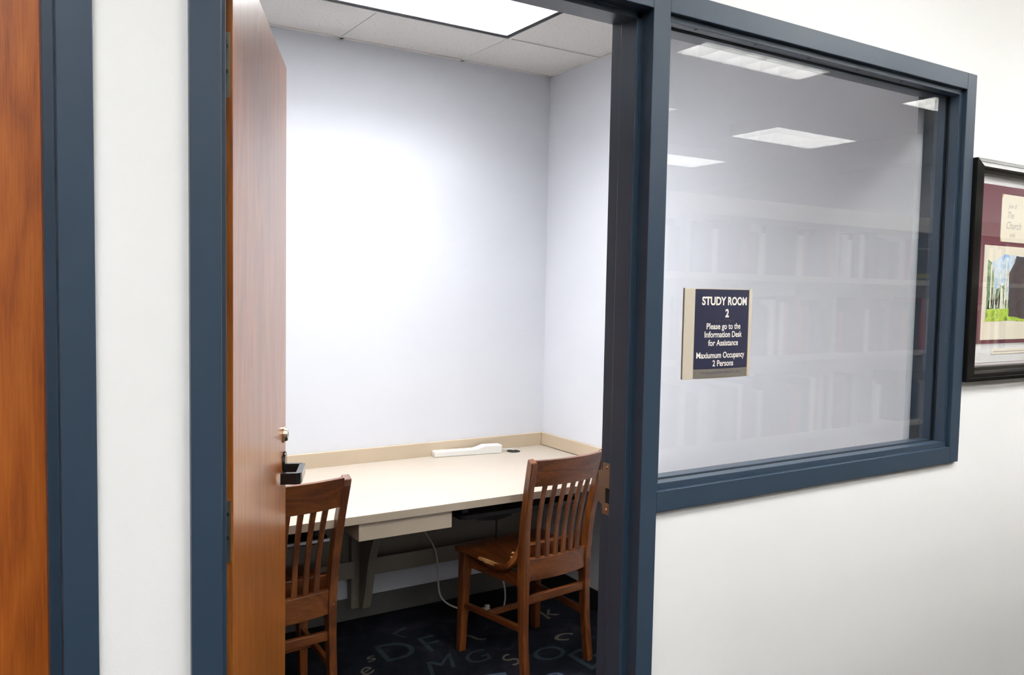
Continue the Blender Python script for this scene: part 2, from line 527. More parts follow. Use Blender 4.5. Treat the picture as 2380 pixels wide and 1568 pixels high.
for dz in (-0.051, 0.051):
    bm = bmesh.new(); cyl(bm, (W - 0.0035, yc_, zc_ + dz), (W - 0.002, yc_, zc_ + dz), 0.0042, 14)
    obj('screw', bm, M['nickel'], strike)

# window: removable stops, gasket, pane
win = struct(empty('window_1', (W + FT, 0.047, ZB)))
def wloc(o):
    o.location = -Vector(win.location)
    return o
G0, G1 = 0.045, 0.051
wx0, wx1, wz0, wz1 = W + FT, XR - FT, zs, zi
gx0, gx1, gz0, gz1 = wx0 + 0.006, wx1 - 0.006, wz0 + 0.006, wz1 - 0.006
wloc(obj('pane', boxes((gx0, gx1, G0, G1, gz0, gz1)), M['glass'], win))
s0, s1, sh = 0.014, 0.0435, 0.015
for nm, b in (('top', (wx0, wx1, s0, s1, wz1 - sh, wz1)), ('bottom', (wx0, wx1, s0, s1, wz0, wz0 + sh)),
              ('left', (wx0, wx0 + sh, s0, s1, wz0 + sh, wz1 - sh)), ('right', (wx1 - sh, wx1, s0, s1, wz0 + sh, wz1 - sh))):
    st = wloc(obj('glazing_stop', boxes(b), M['navy'], win, bevel=0.0012))
    if nm == 'right':
        for z in (2.028, 1.82, 1.612, 1.404, 1.196):
            bm = bmesh.new(); cyl(bm, (wx1 - sh - 0.0015, 0.0195, z), (wx1 - sh, 0.0195, z), 0.0042, 12, 0, 0.0048)
            obj('screw', bm, M['navy'], st)
    if nm == 'top':
        for i in range(6):
            bm = bmesh.new(); cyl(bm, (wx0 + 0.1 + i * 0.2, 0.024, wz1 - sh - 0.0015), (wx0 + 0.1 + i * 0.2, 0.024, wz1 - sh), 0.0042, 12, 0, 0.0048)
            obj('screw', bm, M['navy'], st)
bm = bmesh.new()
e = 0.0015
for b in ((gx0, gx1, wz1 - sh - 0.002, gz1), (gx0, gx1, gz0, wz0 + sh + 0.001), (gx0, wx0 + sh + 0.001, gz0, gz1), (wx1 - sh - 0.003, gx1, gz0, gz1)):
    add_box(bm, b[0], b[1], s1, G0 - 0.0001, b[2], b[3])
wloc(obj('gasket', bm, M['gasket'], win))

# neighbouring door frame and its closed door
bm = bmesh.new()
xr2 = XD - FT
xl2 = xr2 - 0.915
prism(bm, jamb_right_profile(xr2), 'z', 0, ZT)
prism(bm, jamb_left_profile(xl2), 'z', 0, ZT)
prism(bm, [(0, zi), (0, ZT), (JD, ZT), (JD, zi), (STOP1, zi), (STOP1, zi - SP), (STOP0, zi - SP), (STOP0, zi)], 'x', xl2, xr2)
struct(obj('trim_2', bm, M['navy'], bevel=0.0015))
struct(obj('door_2', boxes((xl2 + 0.003, xr2 - 0.003, 0.0965, 0.1415, 0.008, ZT - FT - 0.003)), M['door_oak'], bevel=0.001))

# the open study room door: origin at the hinge pin
TH = math.radians(67.15)
pin = (0.0, 0.150)
door = struct(empty('door_1', (pin[0], pin[1], 0), TH))
DW0, DW1 = 0.003, 0.914
DY0, DY1 = -0.053, -0.008
ZD1 = ZT - FT - 0.004
obj('door_leaf', boxes((DW0, DW1, DY0, DY1, 0.01, ZD1)), M['door_oak_open'], door, bevel=0.0015)
for hz in (1.932, 1.0885, 0.23):
    hg = obj('hinge', boxes((DW0 - 0.0018, DW0 - 0.0001, DY0 + 0.0045, DY1 + 0.006, hz - 0.057, hz + 0.057)), M['steel'], door)
    bm = bmesh.new(); cyl(bm, (0, 0, hz - 0.057), (0, 0, hz + 0.057), 0.006, 16)
    cyl(bm, (0, 0, hz - 0.061), (0, 0, hz + 0.061), 0.0045, 16)
    obj('knuckle', bm, M['steel'], hg)
    for q, dz in ((0, 0.032), (1, 0.010), (0, -0.012), (1, -0.034)):
        yy = DY0 + 0.011 + 0.013 * q
        bm = bmesh.new(); cyl(bm, (DW0 - 0.003, yy, hz + dz), (DW0 - 0.0017, yy, hz + dz), 0.0038, 12)
        obj('screw', bm, M['nickel'], hg)
# deadbolt
bm = bmesh.new()
ds, dz_ = 0.846, 1.118
cyl(bm, (ds, DY0, dz_), (ds, DY0 - 0.005, dz_), 0.024, 28)
cyl(bm, (ds, DY0 - 0.005, dz_), (ds, DY0 - 0.014, dz_), 0.021, 28, 0, 0.017)
db = obj('deadbolt', bm, M['nickel'], door, bevel=0.001)
bm = bmesh.new(); add_box(bm, ds - 0.0012, ds + 0.0012, DY0 - 0.0146, DY0 - 0.0138, dz_ - 0.006, dz_ + 0.006)
obj('keyway', bm, M['gasket'], db)
# lever handle returning to the door
lh = empty('door_handle', (0, 0, 0), 0, door)
lz = 1.020
bm = bmesh.new()
cyl(bm, (0.850, DY0, lz + 0.018), (0.850, DY0 - 0.008, lz + 0.018), 0.030, 32)
obj('rose', bm, M['gloss_black'], lh, bevel=0.002)
bm = bmesh.new()
h2 = 0.0155
out0, out1 = DY0 - 0.046, DY0 - 0.062
# neck, bar and return as one bent bar of rectangular section
pth = [(0.856, DY0 - 0.004), (0.856, out1 + 0.012), (0.852, out1 + 0.003), (0.844, out1), (0.735, out1), (0.724, out1 + 0.003), (0.718, out1 + 0.013), (0.718, DY0 - 0.006)]
ins = [(0.842, DY0 - 0.004), (0.842, out0 - 0.002), (0.841, out0), (0.838, out0), (0.740, out0), (0.736, out0), (0.733, out0 + 0.003), (0.733, DY0 - 0.006)]
secs = []
for k_, (p, q) in enumerate(zip(pth, ins)):
    hb = h2 if k_ < 5 else h2 * 1.1
    secs.append([(p[0], p[1], lz - hb), (q[0], q[1], lz - hb), (q[0], q[1], lz + h2 * 0.9), (p[0], p[1], lz + h2 * 0.9)])
loft(bm, secs)
obj('lever', bm, M['gloss_black'], lh, bevel=0.003, seg=3)
bm = bmesh.new(); add_box(bm, DW1 - 0.0002, DW1 + 0.0016, DY0 + 0.010, DY1 - 0.010, lz - 0.09, lz + 0.12)
obj('latch_plate', bm, M['steel'], door)

# ================================================================== LIGHTS
def troffer(x0, x1, y0, y1, z, mdiff, mlouv, nx, ny, label, group=None, blade=0.075, name='ceiling_light', reveal=True):
    t = tag(empty(name, ((x0 + x1) / 2, (y0 + y1) / 2, z)), label, 'ceiling light', group)
    cx_, cy_ = (x0 + x1) / 2, (y0 + y1) / 2
    hx, hy = (x1 - x0) / 2, (y1 - y0) / 2
    d = blade + 0.045
    bm = bmesh.new()
    f_ = 0.017 if reveal else 0.008
    add_box(bm, -hx, hx, -hy, -hy + f_, 0, d); add_box(bm, -hx, hx, hy - f_, hy, 0, d)
    add_box(bm, -hx, -hx + f_, -hy + f_, hy - f_, 0, d); add_box(bm, hx - f_, hx, -hy + f_, hy - f_, 0, d)
    add_box(bm, -hx, hx, -hy, hy, d, d + 0.006)
    obj('housing', bm, M['reveal'] if reveal else M['tbar'], t)
    bm = bmesh.new()
    i_ = f_ + 0.001
    ax, ay = hx - i_, hy - i_
    th = 0.0012
    for i in range(nx + 1):
        x = -ax + 2 * ax * i / nx
        x = max(-ax + th, min(ax - th, x))
        add_box(bm, x - th, x + th, -ay, ay, 0.002, 0.002 + blade)
    for j in range(ny + 1):
        y = -ay + 2 * ay * j / ny
        y = max(-ay + th, min(ay - th, y))
        add_box(bm, -ax, ax, y - th, y + th, 0.0025, 0.0015 + blade)
    obj('louver', bm, mlouv, t)
    bm = bmesh.new()
    add_box(bm, -ax, ax, -ay, ay, d - 0.006, d - 0.002)
    obj('lamp_panel', bm, mdiff, t)
    return t
troffer(LX0 + 0.006, LX1 - 0.010, LY0 + 0.010, LY1 - 0.012, ZC - 0.002, M['diffuser'], M['louver'], 6, 3, 'bright louvered ceiling light with a black edge in the study room ceiling', blade=0.115)
rows = (-2.25, -4.06, -5.80, -1.10)  # last row is unseen, added to brighten the front wall and picture frame
cols = (-1.40, 1.06, 3.43, 5.87)
descr = {0: 'of the second row', 1: 'of the third row', 2: 'of the far row', 3: 'of the added unseen row along the front wall'}
cdes = {0: 'leftmost library ceiling light', 1: 'second library ceiling light from the left', 2: 'third library ceiling light from the left', 3: 'rightmost library ceiling light'}
for r_, y in enumerate(rows):
    for c_, x in enumerate(cols if r_ < 3 else (-1.45, 0.85, 2.65, 4.4)):
        troffer(x, x + 1.2, y - 0.3, y + 0.3, ZL - 0.004 - 0.12, M['lib_diffuser'], M['lib_louver'], 6, 3, cdes[c_] + ' ' + descr[r_] + (', showing as a reflection' if r_ < 3 else ''), 'library ceiling lights', blade=0.07, reveal=False)

# ================================================================== DESK
desk = tag(empty('study_desk', (1.0, YB - 0.42, DZ)), 'long cream laminate study desk built against the back wall under the light', 'desk')
def D(name, bm, mt, bevel=0.0, parent=None, seg=2):
    o = obj(name, bm, mt, desk if parent is None else parent, bevel, seg)
    if parent is None:
        o.location = -Vector(desk.location)
    return o
YD = 1.312
D('worktop', boxes((XL + 0.004, XW - 0.004, YD, YB - 0.003, DZ - 0.030, DZ)), [M['laminate'], M['laminate_edge']], 0.0012)
wtop = bpy.data.objects['worktop']
for p in wtop.data.polygons:
    if p.normal.y < -0.5:
        p.material_index = 1
D('backsplash', boxes((XL + 0.004, XW - 0.024, YB - 0.022, YB - 0.002, DZ, DZ + 0.066)), M['laminate_wall'], 0.001)
D('side_splash', boxes((XW - 0.022, XW - 0.003, YD + 0.02, YB - 0.003, DZ + 0.003, DZ + 0.066)), M['laminate_wall'], 0.001)
D('apron_box', boxes((0.777, 1.152, 1.330, 1.80, DZ - 0.098, DZ - 0.031)), M['laminate_edge'], 0.0012)
D('apron_box', boxes((1.93, XW - 0.006, 1.330, 1.80, DZ - 0.098, DZ - 0.031)), M['laminate_edge'], 0.0012)
D('modesty_panel', boxes((XL + 0.01, XW - 0.005, YB - 0.022, YB - 0.003, 0.262, DZ - 0.031)), M['bracket'], 0.001)
# cable trough boards left and right of the bracket
for x0, x1 in ((XL + 0.01, 1.046), (1.140, 1.95)):
    tr_ = D('cable_trough', boxes((x0, x1, 2.045, 2.057, 0.232, 0.308), (x0, x1, 2.057, YB - 0.022, 0.232, 0.242)), M['bracket'], 0.001)
# wall bracket
br = empty('bracket', (0, 0, 0), 0, desk)
br.location = -Vector(desk.location)
obj('wall_post', boxes((1.052, 1.092, 2.098, YB - 0.001 - 0.007, 0.070, DZ - 0.032)), M['bracket'], br, 0.001)
curve = smooth_path([(0, 2.060, 0.078), (0, 2.030, 0.16), (0, 1.992, 0.315), (0, 1.935, 0.43), (0, 1.85, 0.53), (0, 1.70, 0.625), (0, 1.50, 0.685)], 5)
bm = bmesh.new()
pts = [(p.y, p.z) for p in curve] + [(1.50, DZ - 0.032), (2.097, DZ - 0.032), (2.097, 0.078)]
prism(bm, pts, 'x', 1.090, 1.094)
obj('web', bm, M['bracket'], br)
bm = bmesh.new()
secs = []
for i, p in enumerate(curve):
    t = (curve[min(i + 1, len(curve) - 1)] - curve[max(i - 1, 0)]).normalized()
    nrm = Vector((0, -t.z, t.y)) * 0.004
    secs.append([(1.094, p.y, p.z), (1.128, p.y, p.z), (1.128, p.y - nrm.y, p.z - nrm.z), (1.094, p.y - nrm.y, p.z - nrm.z)])
loft(bm, secs)
obj('flange', bm, M['bracket'], br)
bm = bmesh.new()
cyl(bm, (1.072, 2.0975, 0.115), (1.072, 2.095, 0.115), 0.006, 12)
obj('screw', bm, M['steel'], br)
# keyboard trays
def tray(x0, x1, yf, z, silver):
    k = empty('keyboard_tray', (0, 0, 0), 0, desk)
    k.location = -Vector(desk.location)
    bm = bmesh.new()
    r = 0.03
    ol = []
    for cx_, cy_, a0 in ((x1 - r, yf + r, -90), (x1 - 0.004, yf + 0.28, 0), (x0 + 0.004, yf + 0.28, 90), (x0 + r, yf + r, 180)):
        rr = r if cy_ < yf + 0.1 else 0.004
        for i in range(6):
            a = math.radians(a0 + 18 * i)
            ol.append((cx_ + rr * math.cos(a), cy_ + rr * math.sin(a)))
    prism(bm, ol, 'z', z - 0.02, z)
    obj('tray_board', bm, M['black'], k, 0.003)
    for xx in (x0 + 0.02, x1 - 0.05):
        obj('slide_rail', boxes((xx, xx + 0.03, yf + 0.03, yf + 0.32, z + 0.0005, DZ - 0.031)), M['black'], k, 0.001)
    bm = bmesh.new()
    cxm = (x0 + x1) / 2 - 0.12
    prism(bm, [(cxm - 0.10, z - 0.0205), (cxm + 0.10, z - 0.0205), (cxm + 0.09, z - 0.045), (cxm + 0.02, z - 0.055), (cxm - 0.07, z - 0.045)], 'y', yf + 0.05, yf + 0.2)
    cyl(bm, (cxm + 0.06, yf + 0.12, z - 0.04), (cxm + 0.06, yf + 0.12, z - 0.16), 0.004, 10)
    obj('tilt_mechanism', bm, M['black'], k)
    if silver:
        bm = boxes((x0 + 0.03, x1 - 0.002, yf - 0.004, yf + 0.0, z - 0.014, z - 0.003))
        obj('edge_trim', bm, M['silver'], k, 0.001)
    return k
tray(1.262, 1.86, 1.455, 0.630, False)
tray(0.03, 0.745, 1.535, 0.600, True)
# grommet hole with plastic ring
bm = bmesh.new()
secs = []
for rr, zz in ((0.034, DZ + 0.0002), (0.033, DZ + 0.002), (0.028, DZ + 0.002), (0.026, DZ + 0.0002)):
    secs.append([(1.885 + rr * math.cos(a), 2.052 + rr * math.sin(a), zz) for a in [2 * math.pi * i / 28 for i in range(28)]])
loft(bm, secs, 0, False, True)
cyl(bm, (1.885, 2.052, DZ + 0.0001), (1.885, 2.052, DZ + 0.0008), 0.027, 28)
D('grommet', bm, M['gasket'])

# power strip lying on the desk
a0, a1 = Vector((1.464, 2.089, DZ)), Vector((1.812, 2.043, DZ))
ang = math.atan2(a1.y - a0.y, a1.x - a0.x)
ps = tag(empty('power_strip', a0, ang), 'white power strip lying along the back of the desk by the black grommet', 'power strip')
L = (a1 - a0).length
bm = bmesh.new(); add_box(bm, 0, L * 0.72, 0, 0.05, 0.0005, 0.028)
obj('strip_body', bm, M['white_plastic'], ps, 0.004, 3)
bm = bmesh.new()
prism(bm, [(L * 0.60, 0.0005), (L, 0.0005), (L, 0.040), (L * 0.74, 0.042), (L * 0.68, 0.034), (L * 0.60, 0.027)], 'y', -0.001, 0.052)
obj('switch_housing', bm, M['white_plastic'], ps, 0.003, 3)
for i in range(5):
    bm = bmesh.new(); x = 0.035 + i * 0.043
    add_box(bm, x - 0.014, x + 0.014, 0.010, 0.040, 0.0275, 0.0288)
    obj('outlet', bm, M['cable'], ps, 0.001)
bm = bmesh.new()
tube(bm, smooth_path([(L - 0.002, 0.028, 0.014), (L + 0.02, 0.026, 0.012), (L + 0.05, 0.03, 0.010), (L + 0.078, 0.026, 0.006)], 4), 0.0035, 8)
obj('cord', bm, M['white_plastic'], ps)

# white cord hanging under the desk down to the carpet
cord = tag(empty('extension_cord', (1.55, 1.95, 0.02)), 'white electrical cord looping below the desk behind the right-hand chair', 'cord')
bm = bmesh.new()
cp_ = [(1.36, 2.04, 0.44), (1.375, 1.99, 0.40), (1.405, 1.95, 0.32), (1.415, 1.945, 0.20), (1.425, 1.94, 0.12), (1.46, 1.93, 0.075), (1.52, 1.91, 0.045), (1.60, 1.88, 0.032), (1.63, 1.87, 0.028), (1.69, 1.86, 0.010), (1.74, 1.89, 0.012), (1.775, 1.93, 0.06), (1.775, 1.96, 0.13), (1.74, 2.0, 0.20), (1.70, 2.07, 0.235)]
tube(bm, smooth_path(cp_, 6), 0.0042, 8)
o = obj('cable', bm, M['cable'], cord); o.location = -Vector(cord.location)
bm = bmesh.new(); add_box(bm, 1.600, 1.650, 1.857, 1.885, 0.012, 0.042); add_box(bm, 1.628, 1.650, 1.862, 1.880, 0.042, 0.056)
o = obj('plug', bm, M['cable'], cord, 0.004, 3); o.location = -Vector(cord.location)

# ================================================================== CHAIRS
def rear_y(z):      # side-view line of the back post
    ks = [(0.0, -0.226), (0.15, -0.207), (0.30, -0.198), (0.46, -0.196), (0.60, -0.208), (0.75, -0.236), (0.90, -0.272)]
    for (z0, y0), (z1, y1) in zip(ks, ks[1:]):
        if z <= z1:
            t = (z - z0) / (z1 - z0)
            return y0 + (y1 - y0) * t
    return ks[-1][1]
def rear_x(z):
    return 0.170 - 0.006 * min(1, z / 0.3) + 0.024 * max(0, (z - 0.45) / 0.43)
HT = 0.895
def chair_parts(c):
    # rear posts
    for s in (-1, 1):
        bm = bmesh.new(); secs = []
        for k in range(25):
            z = HT * k / 24
            y = sum(rear_y(max(0, min(HT, z + d_))) for d_ in (-0.03, 0, 0.03)) / 3
            x = rear_x(z) * s
            w_ = 0.0145
            d2 = 0.017 + 0.007 * math.exp(-((z - 0.43) / 0.16) ** 2)
            if k == 24:
                secs.append([(x - w_, y - d2 + 0.004, z - 0.014), (x + w_, y - d2 + 0.004, z - 0.014), (x + w_, y + d2 - 0.004, z), (x - w_, y + d2 - 0.004, z)])
            else:
                secs.append([(x - w_, y - d2, z), (x + w_, y - d2, z), (x + w_, y + d2, z), (x - w_, y + d2, z)])
        loft(bm, secs)
        lg = obj('leg', bm, M['oak'], c, 0.004, 3)
        bm = bmesh.new()
        cyl(bm, (s * rear_x(0.43), rear_y(0.43) - 0.0235, 0.43), (s * rear_x(0.43), rear_y(0.43) - 0.027, 0.43), 0.0065, 12, 0, 0.004)
        obj('plug', bm, M['oak'], lg)
    # front legs
    for s in (-1, 1):
        bm = bmesh.new()
        secs = []
        for z, w_ in ((0.0, 0.0155), (0.25, 0.019), (0.43, 0.0225)):
            x = s * (0.207 - 0.012 * z / 0.43); y = 0.162 - 0.008 * z / 0.43
            secs.append([(x - w_, y - w_, z), (x + w_, y - w_, z), (x + w_, y + w_, z), (x - w_, y + w_, z)])
        loft(bm, secs)
        obj('leg', bm, M['oak'], c, 0.003)
    # bowed boards of the back
    def board(z0, z1, bow, th, name, nb=14):
        bm = bmesh.new(); secs = []
        for k in range(nb + 1):
            u_ = -1 + 2 * k / nb
            sec = []
            for z, o_ in ((z0, -th / 2), (z1, -th / 2), (z1, th / 2), (z0, th / 2)):
                xx = u_ * (rear_x((z0 + z1) / 2) - 0.012)
                if z0 > 0.6: xx = u_ * (rear_x(z) - 0.012)
                sec.append((xx, rear_y(z) - bow * (1 - u_ * u_) + o_ - 0.002, z))
            secs.append(sec)
        loft(bm, secs, 0, True, False)
        return obj(name, bm, M['oak_x'], c, 0.002)
    board(0.782, HT - 0.006, 0.026, 0.021, 'crest_rail')
    board(0.395, 0.482, 0.020, 0.026, 'lower_rail')
    for k in range(6):
        u_ = (-1 + 2 * (k + 1) / 7) * 0.95
        bm = bmesh.new(); secs = []
        for j in range(9):
            z = 0.478 + (0.786 - 0.478) * j / 8
            t = j / 8
            xx = u_ * (rear_x(z) - 0.012)
            bow = (0.020 + 0.006 * t) * (1 - u_ * u_)
            y = rear_y(z) - bow - 0.002 + 0.006 * math.sin(math.pi * t)
            hw_ = 0.0105 - 0.0015 * math.sin(math.pi * t)
            secs.append([(xx - hw_, y - 0.005, z), (xx + hw_, y - 0.005, z), (xx + hw_, y + 0.005, z), (xx - hw_, y + 0.005, z)])
        loft(bm, secs)
        obj('slat', bm, M['oak'], c, 0.002)
    # scooped seat that curls up at the back
    prof = smooth_path([(0.196, 0.440), (0.175, 0.452), (0.12, 0.455), (0.04, 0.447), (-0.04, 0.440), (-0.095, 0.441), (-0.130, 0.453), (-0.150, 0.478), (-0.158, 0.510), (-0.161, 0.530)], 3) if False else None
    pr_ = [Vector((0, y, z)) for y, z in ((0.198, 0.446), (0.160, 0.455), (0.10, 0.455), (0.03, 0.448), (-0.04, 0.441), (-0.095, 0.442), (-0.128, 0.454), (-0.148, 0.478), (-0.157, 0.508), (-0.161, 0.532))]
    pr_ = smooth_path(pr_, 3)
    bm = bmesh.new(); secs = []
    nu = 12
    th = 0.024
    for i, p in enumerate(pr_):
        t = (pr_[min(i + 1, len(pr_) - 1)] - pr_[max(i - 1, 0)]).normalized()
        nz = Vector((0, t.z, -t.y))
        if nz.z < 0 and abs(nz.z) > abs(nz.y): nz = -nz
        nz = Vector((0, -t.z, t.y)) if t.y > 0 else Vector((0, t.z, -t.y))
        v_ = i / (len(pr_) - 1)
        hw_ = 0.232 - 0.036 * min(1, v_ * 1.15) - (0.012 if i == 0 else 0) - 0.03 * max(0, v_ - 0.7) / 0.3
        top, bot = [], []
        for j in range(nu + 1):
            u_ = -1 + 2 * j / nu
            dip = -0.006 * (math.sin(math.pi * min(1, v_ * 1.2)) ** 1) * (1 - u_ ** 4) * (1 if v_ < 0.83 else 0)
            q = Vector((u_ * hw_, p.y, p.z + dip))
            top.append(q)
            bot.append(Vector((u_ * hw_, p.y, p.z)) - nz * th)
        secs.append(top + bot[::-1])
    loft(bm, secs, 0, True, True)
    st = obj('seat', bm, M['oak_y'], c, 0.004, 3)
    # aprons
    apr = []
    for s in (-1, 1):
        bm = bmesh.new()
        x0 = s * 0.186; x1 = s * 0.160
        loft(bm, [[(x0 - 0.010, 0.145, 0.365), (x0 + 0.010, 0.145, 0.365), (x0 + 0.010, 0.145, 0.4225), (x0 - 0.010, 0.145, 0.4225)],
                  [(x1 - 0.010, -0.185, 0.365), (x1 + 0.010, -0.185, 0.365), (x1 + 0.010, -0.185, 0.416), (x1 - 0.010, -0.185, 0.416)]])
        obj('apron', bm, M['oak_y'], c, 0.002)
    obj('apron', boxes((-0.180, 0.180, 0.150, 0.168, 0.365, 0.4225)), M['oak_x'], c, 0.002)
    # stretchers
    for s in (-1, 1):
        bm = bmesh.new()
        xa, xb = s * 0.201, s * 0.166
        h_ = 0.013
        loft(bm, [[(xa - 0.009, 0.155, 0.20 - h_), (xa + 0.009, 0.155, 0.20 - h_), (xa + 0.009, 0.155, 0.20 + h_), (xa - 0.009, 0.155, 0.20 + h_)],
                  [(xb - 0.009, -0.195, 0.20 - h_), (xb + 0.009, -0.195, 0.20 - h_), (xb + 0.009, -0.195, 0.20 + h_), (xb - 0.009, -0.195, 0.20 + h_)]])
        obj('stretcher', bm, M['oak_y'], c, 0.003)
    obj('stretcher', boxes((-0.186, 0.186, 0.005, 0.023, 0.188, 0.212)), M['oak_x'], c, 0.003)
    obj('stretcher', boxes((-0.158, 0.158, rear_y(0.31) - 0.008, rear_y(0.31) + 0.010, 0.297, 0.330)), M['oak_x'], c, 0.003)

def add_worn_edge(c):      # splintered patch on the left edge of the seat, with two plugs
    pass
ch1 = tag(empty('wooden_chair', (1.581, 1.475, 0), 0.105), 'brown oak slat-back chair at the right end of the desk, its seat edge chipped', 'chair', 'oak chairs at the study desk')
chair_parts(ch1)
ch2 = ch1.copy(); C.objects.link(ch2)
for ch in list(ch1.children):
    c_ = ch.copy(); C.objects.link(c_); c_.parent = ch2
    for g in ch.children:
        d_ = g.copy(); C.objects.link(d_); d_.parent = c_
ch2.location = (0.500, 1.523, 0)
ch2.rotation_euler = (0, 0, 0.067)
ch2['label'] = 'brown oak slat-back chair half hidden behind the open wooden door'
# chipped pale wood on the right chair's seat edge
bm = bmesh.new()
rc = random.Random(5)
secs = []
for k in range(9):
    y = -0.085 + 0.105 * k / 8
    h_ = 0.010 * (0.45 + 0.55 * rc.random()) * (1 if 0 < k < 8 else 0.2)
    xx = -(0.2065 + 0.022 * k / 8)
    zz = 0.436 + 0.006 * k / 8
    secs.append([(xx - 0.0012, y, zz - h_), (xx + 0.012, y, zz - h_), (xx + 0.012, y, zz + 0.0035), (xx - 0.0008, y, zz + 0.0035)])
loft(bm, secs)
M['chip'] = wood('bare_chipped_oak', (0.30, 0.13, 0.04, 1), (0.50, 0.26, 0.09, 1), (0.66, 0.38, 0.15, 1), 60, 'Y', 0.5, 0.1, 0.1)
seat1 = [c for c in ch1.children if c.name.startswith('seat')][0]
tag(obj('worn_edge', bm, M['chip'], seat1), 'pale chipped wood along the seat edge')
for z, y in ((0.497, -0.144), (0.478, -0.137)):
    bm = bmesh.new(); cyl(bm, (-0.1745, y, z), (-0.178 - 0.006, y, z), 0.005, 12, 0, 0.003)
    obj('plug', bm, M['chip'], seat1)

# ================================================================== SIGN ON THE GLASS
sx0, sx1, sz0, sz1 = 1.074, 1.306, 1.334, 1.553
sw = sx1 - sx0
scx = (sx0 + sx1) / 2
def arc(x):     # bulge towards the library, x measured from the sign's middle
    return -0.004 - 0.010 * (1 - (2 * x / sw) ** 2)
sign = tag(empty('room_sign', (scx, G0, sz0)), 'navy study room sign in a curved champagne frame, fixed to the window glass', 'sign')
def curved(bm, x0, x1, z0, z1, off, thick, n=12, mi=0):
    secs = []
    for k in range(n + 1):
        x = x0 + (x1 - x0) * k / n
        y = arc(x) - off
        secs.append([(x, y, z0), (x, y, z1), (x, y + thick, z1), (x, y + thick, z0)])
    loft(bm, secs, mi)
hs = sw / 2
H = sz1 - sz0
bm = bmesh.new(); curved(bm, -hs, hs, 0.0, H, 0.0, 0.002)
for s in (-1, 1):
    add_box(bm, s * hs - 0.004 if s > 0 else -hs, hs if s > 0 else -hs + 0.004, -0.0045, -0.0002, 0, H)
obj('sign_frame', bm, M['sign_frame'], sign)
for a_, b_ in ((-hs, -hs + 0.030), (hs - 0.013, hs)):
    bm = bmesh.new()
    curved(bm, a_, b_, 0.0, H, 0.0025, 0.0024)
    obj('side_rail', bm, M['sign_frame'], sign, 0.0006)
ix0, ix1 = -hs + 0.0305, hs - 0.0135
icx = (ix0 + ix1) / 2
bm = bmesh.new(); curved(bm, ix0, ix1, 0.0235, H - 0.002, 0.0012, 0.0011)
obj('sign_insert', bm, M['sign_navy'], sign)
bm = bmesh.new(); curved(bm, ix0, ix1, 0.002, 0.0232, 0.0014, 0.0013)
bs = obj('braille_strip', bm, M['sign_grey'], sign)
bm = bmesh.new()
rb = random.Random(11)
def dots(cx_, z, n, step, rows_=3):
    for i in range(n):
        for a in (0, 1):
            for b in range(rows_):
                if rb.random() < 0.5:
                    x = cx_ + (i - n / 2) * step + a * step * 0.38; zz = z - b * step * 0.38
                    y = arc(x) - 0.0026
                    cyl(bm, (x, y + 0.0014, zz), (x, y, zz), 0.0007, 6)
dots(icx, 0.0165, 26, 0.0055)
obj('dots', bm, M['braille'], bs)
bm = bmesh.new()
dots(icx + 0.004, 0.1435, 11, 0.0062)
obj('braille', bm, M['sign_grey'], sign)
bm = bmesh.new()
def sline(body, size, z, xs=0.85, off=0.0, dx=0.0):
    text_bm(bm, body, size, lambda a, b, zz: (icx + dx + a, arc(icx + dx + a) - 0.0014 - (0.0004 if zz >= 0 else 0), z + b), xs, off, 0.0, 'CENTER')
sline('STUDY ROOM', 0.0275, 0.1795, 0.90, 0.0009, 0.006)
sline('2', 0.0270, 0.1500, 0.95, 0.0010, 0.010)
sline('Please go to the', 0.0205, 0.1205, 0.90, 0.0004, 0.002)
sline('Information Desk', 0.0205, 0.1005, 0.90, 0.0004, 0.002)
sline('for Assistance', 0.0205, 0.0800, 0.90, 0.0004, 0.002)
sline('Maxiumum Occupancy', 0.0205, 0.0500, 0.885, 0.0004, -0.003)
sline('2 Persons', 0.0205, 0.0300, 0.90, 0.0004, 0.002)
obj('lettering', bm, M['sign_text'], sign)

# ================================================================== FRAMED PICTURE
px0, px1, pz0, pz1 = 2.222, 2.96, 1.281, 1.968
pic = tag(empty('framed_picture', ((px0 + px1) / 2, YF, pz0)), 'black framed picture with a maroon mat, hanging right of the window', 'picture')
def PQ(name, bm, mt, parent=None, bevel=0.0):
    o = obj(name, bm, mt, pic if parent is None else parent, bevel)
    if parent is None: o.location = -Vector(pic.location)
    return o
bm = bmesh.new()
prof2 = [(0.0, 0.0), (0.0, -0.0205), (0.011, -0.0244), (0.0125, -0.0238), (0.025, -0.0282), (0.030, -0.025), (0.034, -0.019), (0.044, -0.016), (0.046, -0.010), (0.046, 0.0)]   # inwards, outwards from wall
corners = ((px0, pz0, 1, 1), (px1, pz0, -1, 1), (px1, pz1, -1, -1), (px0, pz1, 1, -1))
secs = [[(cx_ + sx_ * a, YF - 0.001 + b, cz_ + sz_ * a) for a, b in prof2] for cx_, cz_, sx_, sz_ in corners]
loft(bm, secs, 0, False, False, True)
PQ('picture_frame', bm, M['frame_black'])
fi = 0.046
def panel(x0, x1, z0, z1, y, mt, name='mat_board', parent=None, t=0.0012):
    return PQ(name, boxes((x0, x1, y, y + t, z0, z1)), mt, parent)
y0_ = YF - 0.0035
panel(px0 + fi - 0.003, px1 - fi + 0.003, pz0 + fi - 0.003, pz1 - fi + 0.003, y0_, M['mat_white'])
bm = bmesh.new()
add_box(bm, px0 + fi, px1 - fi, y0_ - 0.0006, y0_ - 0.0001, pz0 + fi - 0.002, pz0 + fi + 0.003)
add_box(bm, px0 + fi, px1 - fi, y0_ - 0.0006, y0_ - 0.0001, pz0 + fi + 0.008, pz0 + fi + 0.010)
PQ('mat_line', bm, M['ink'])
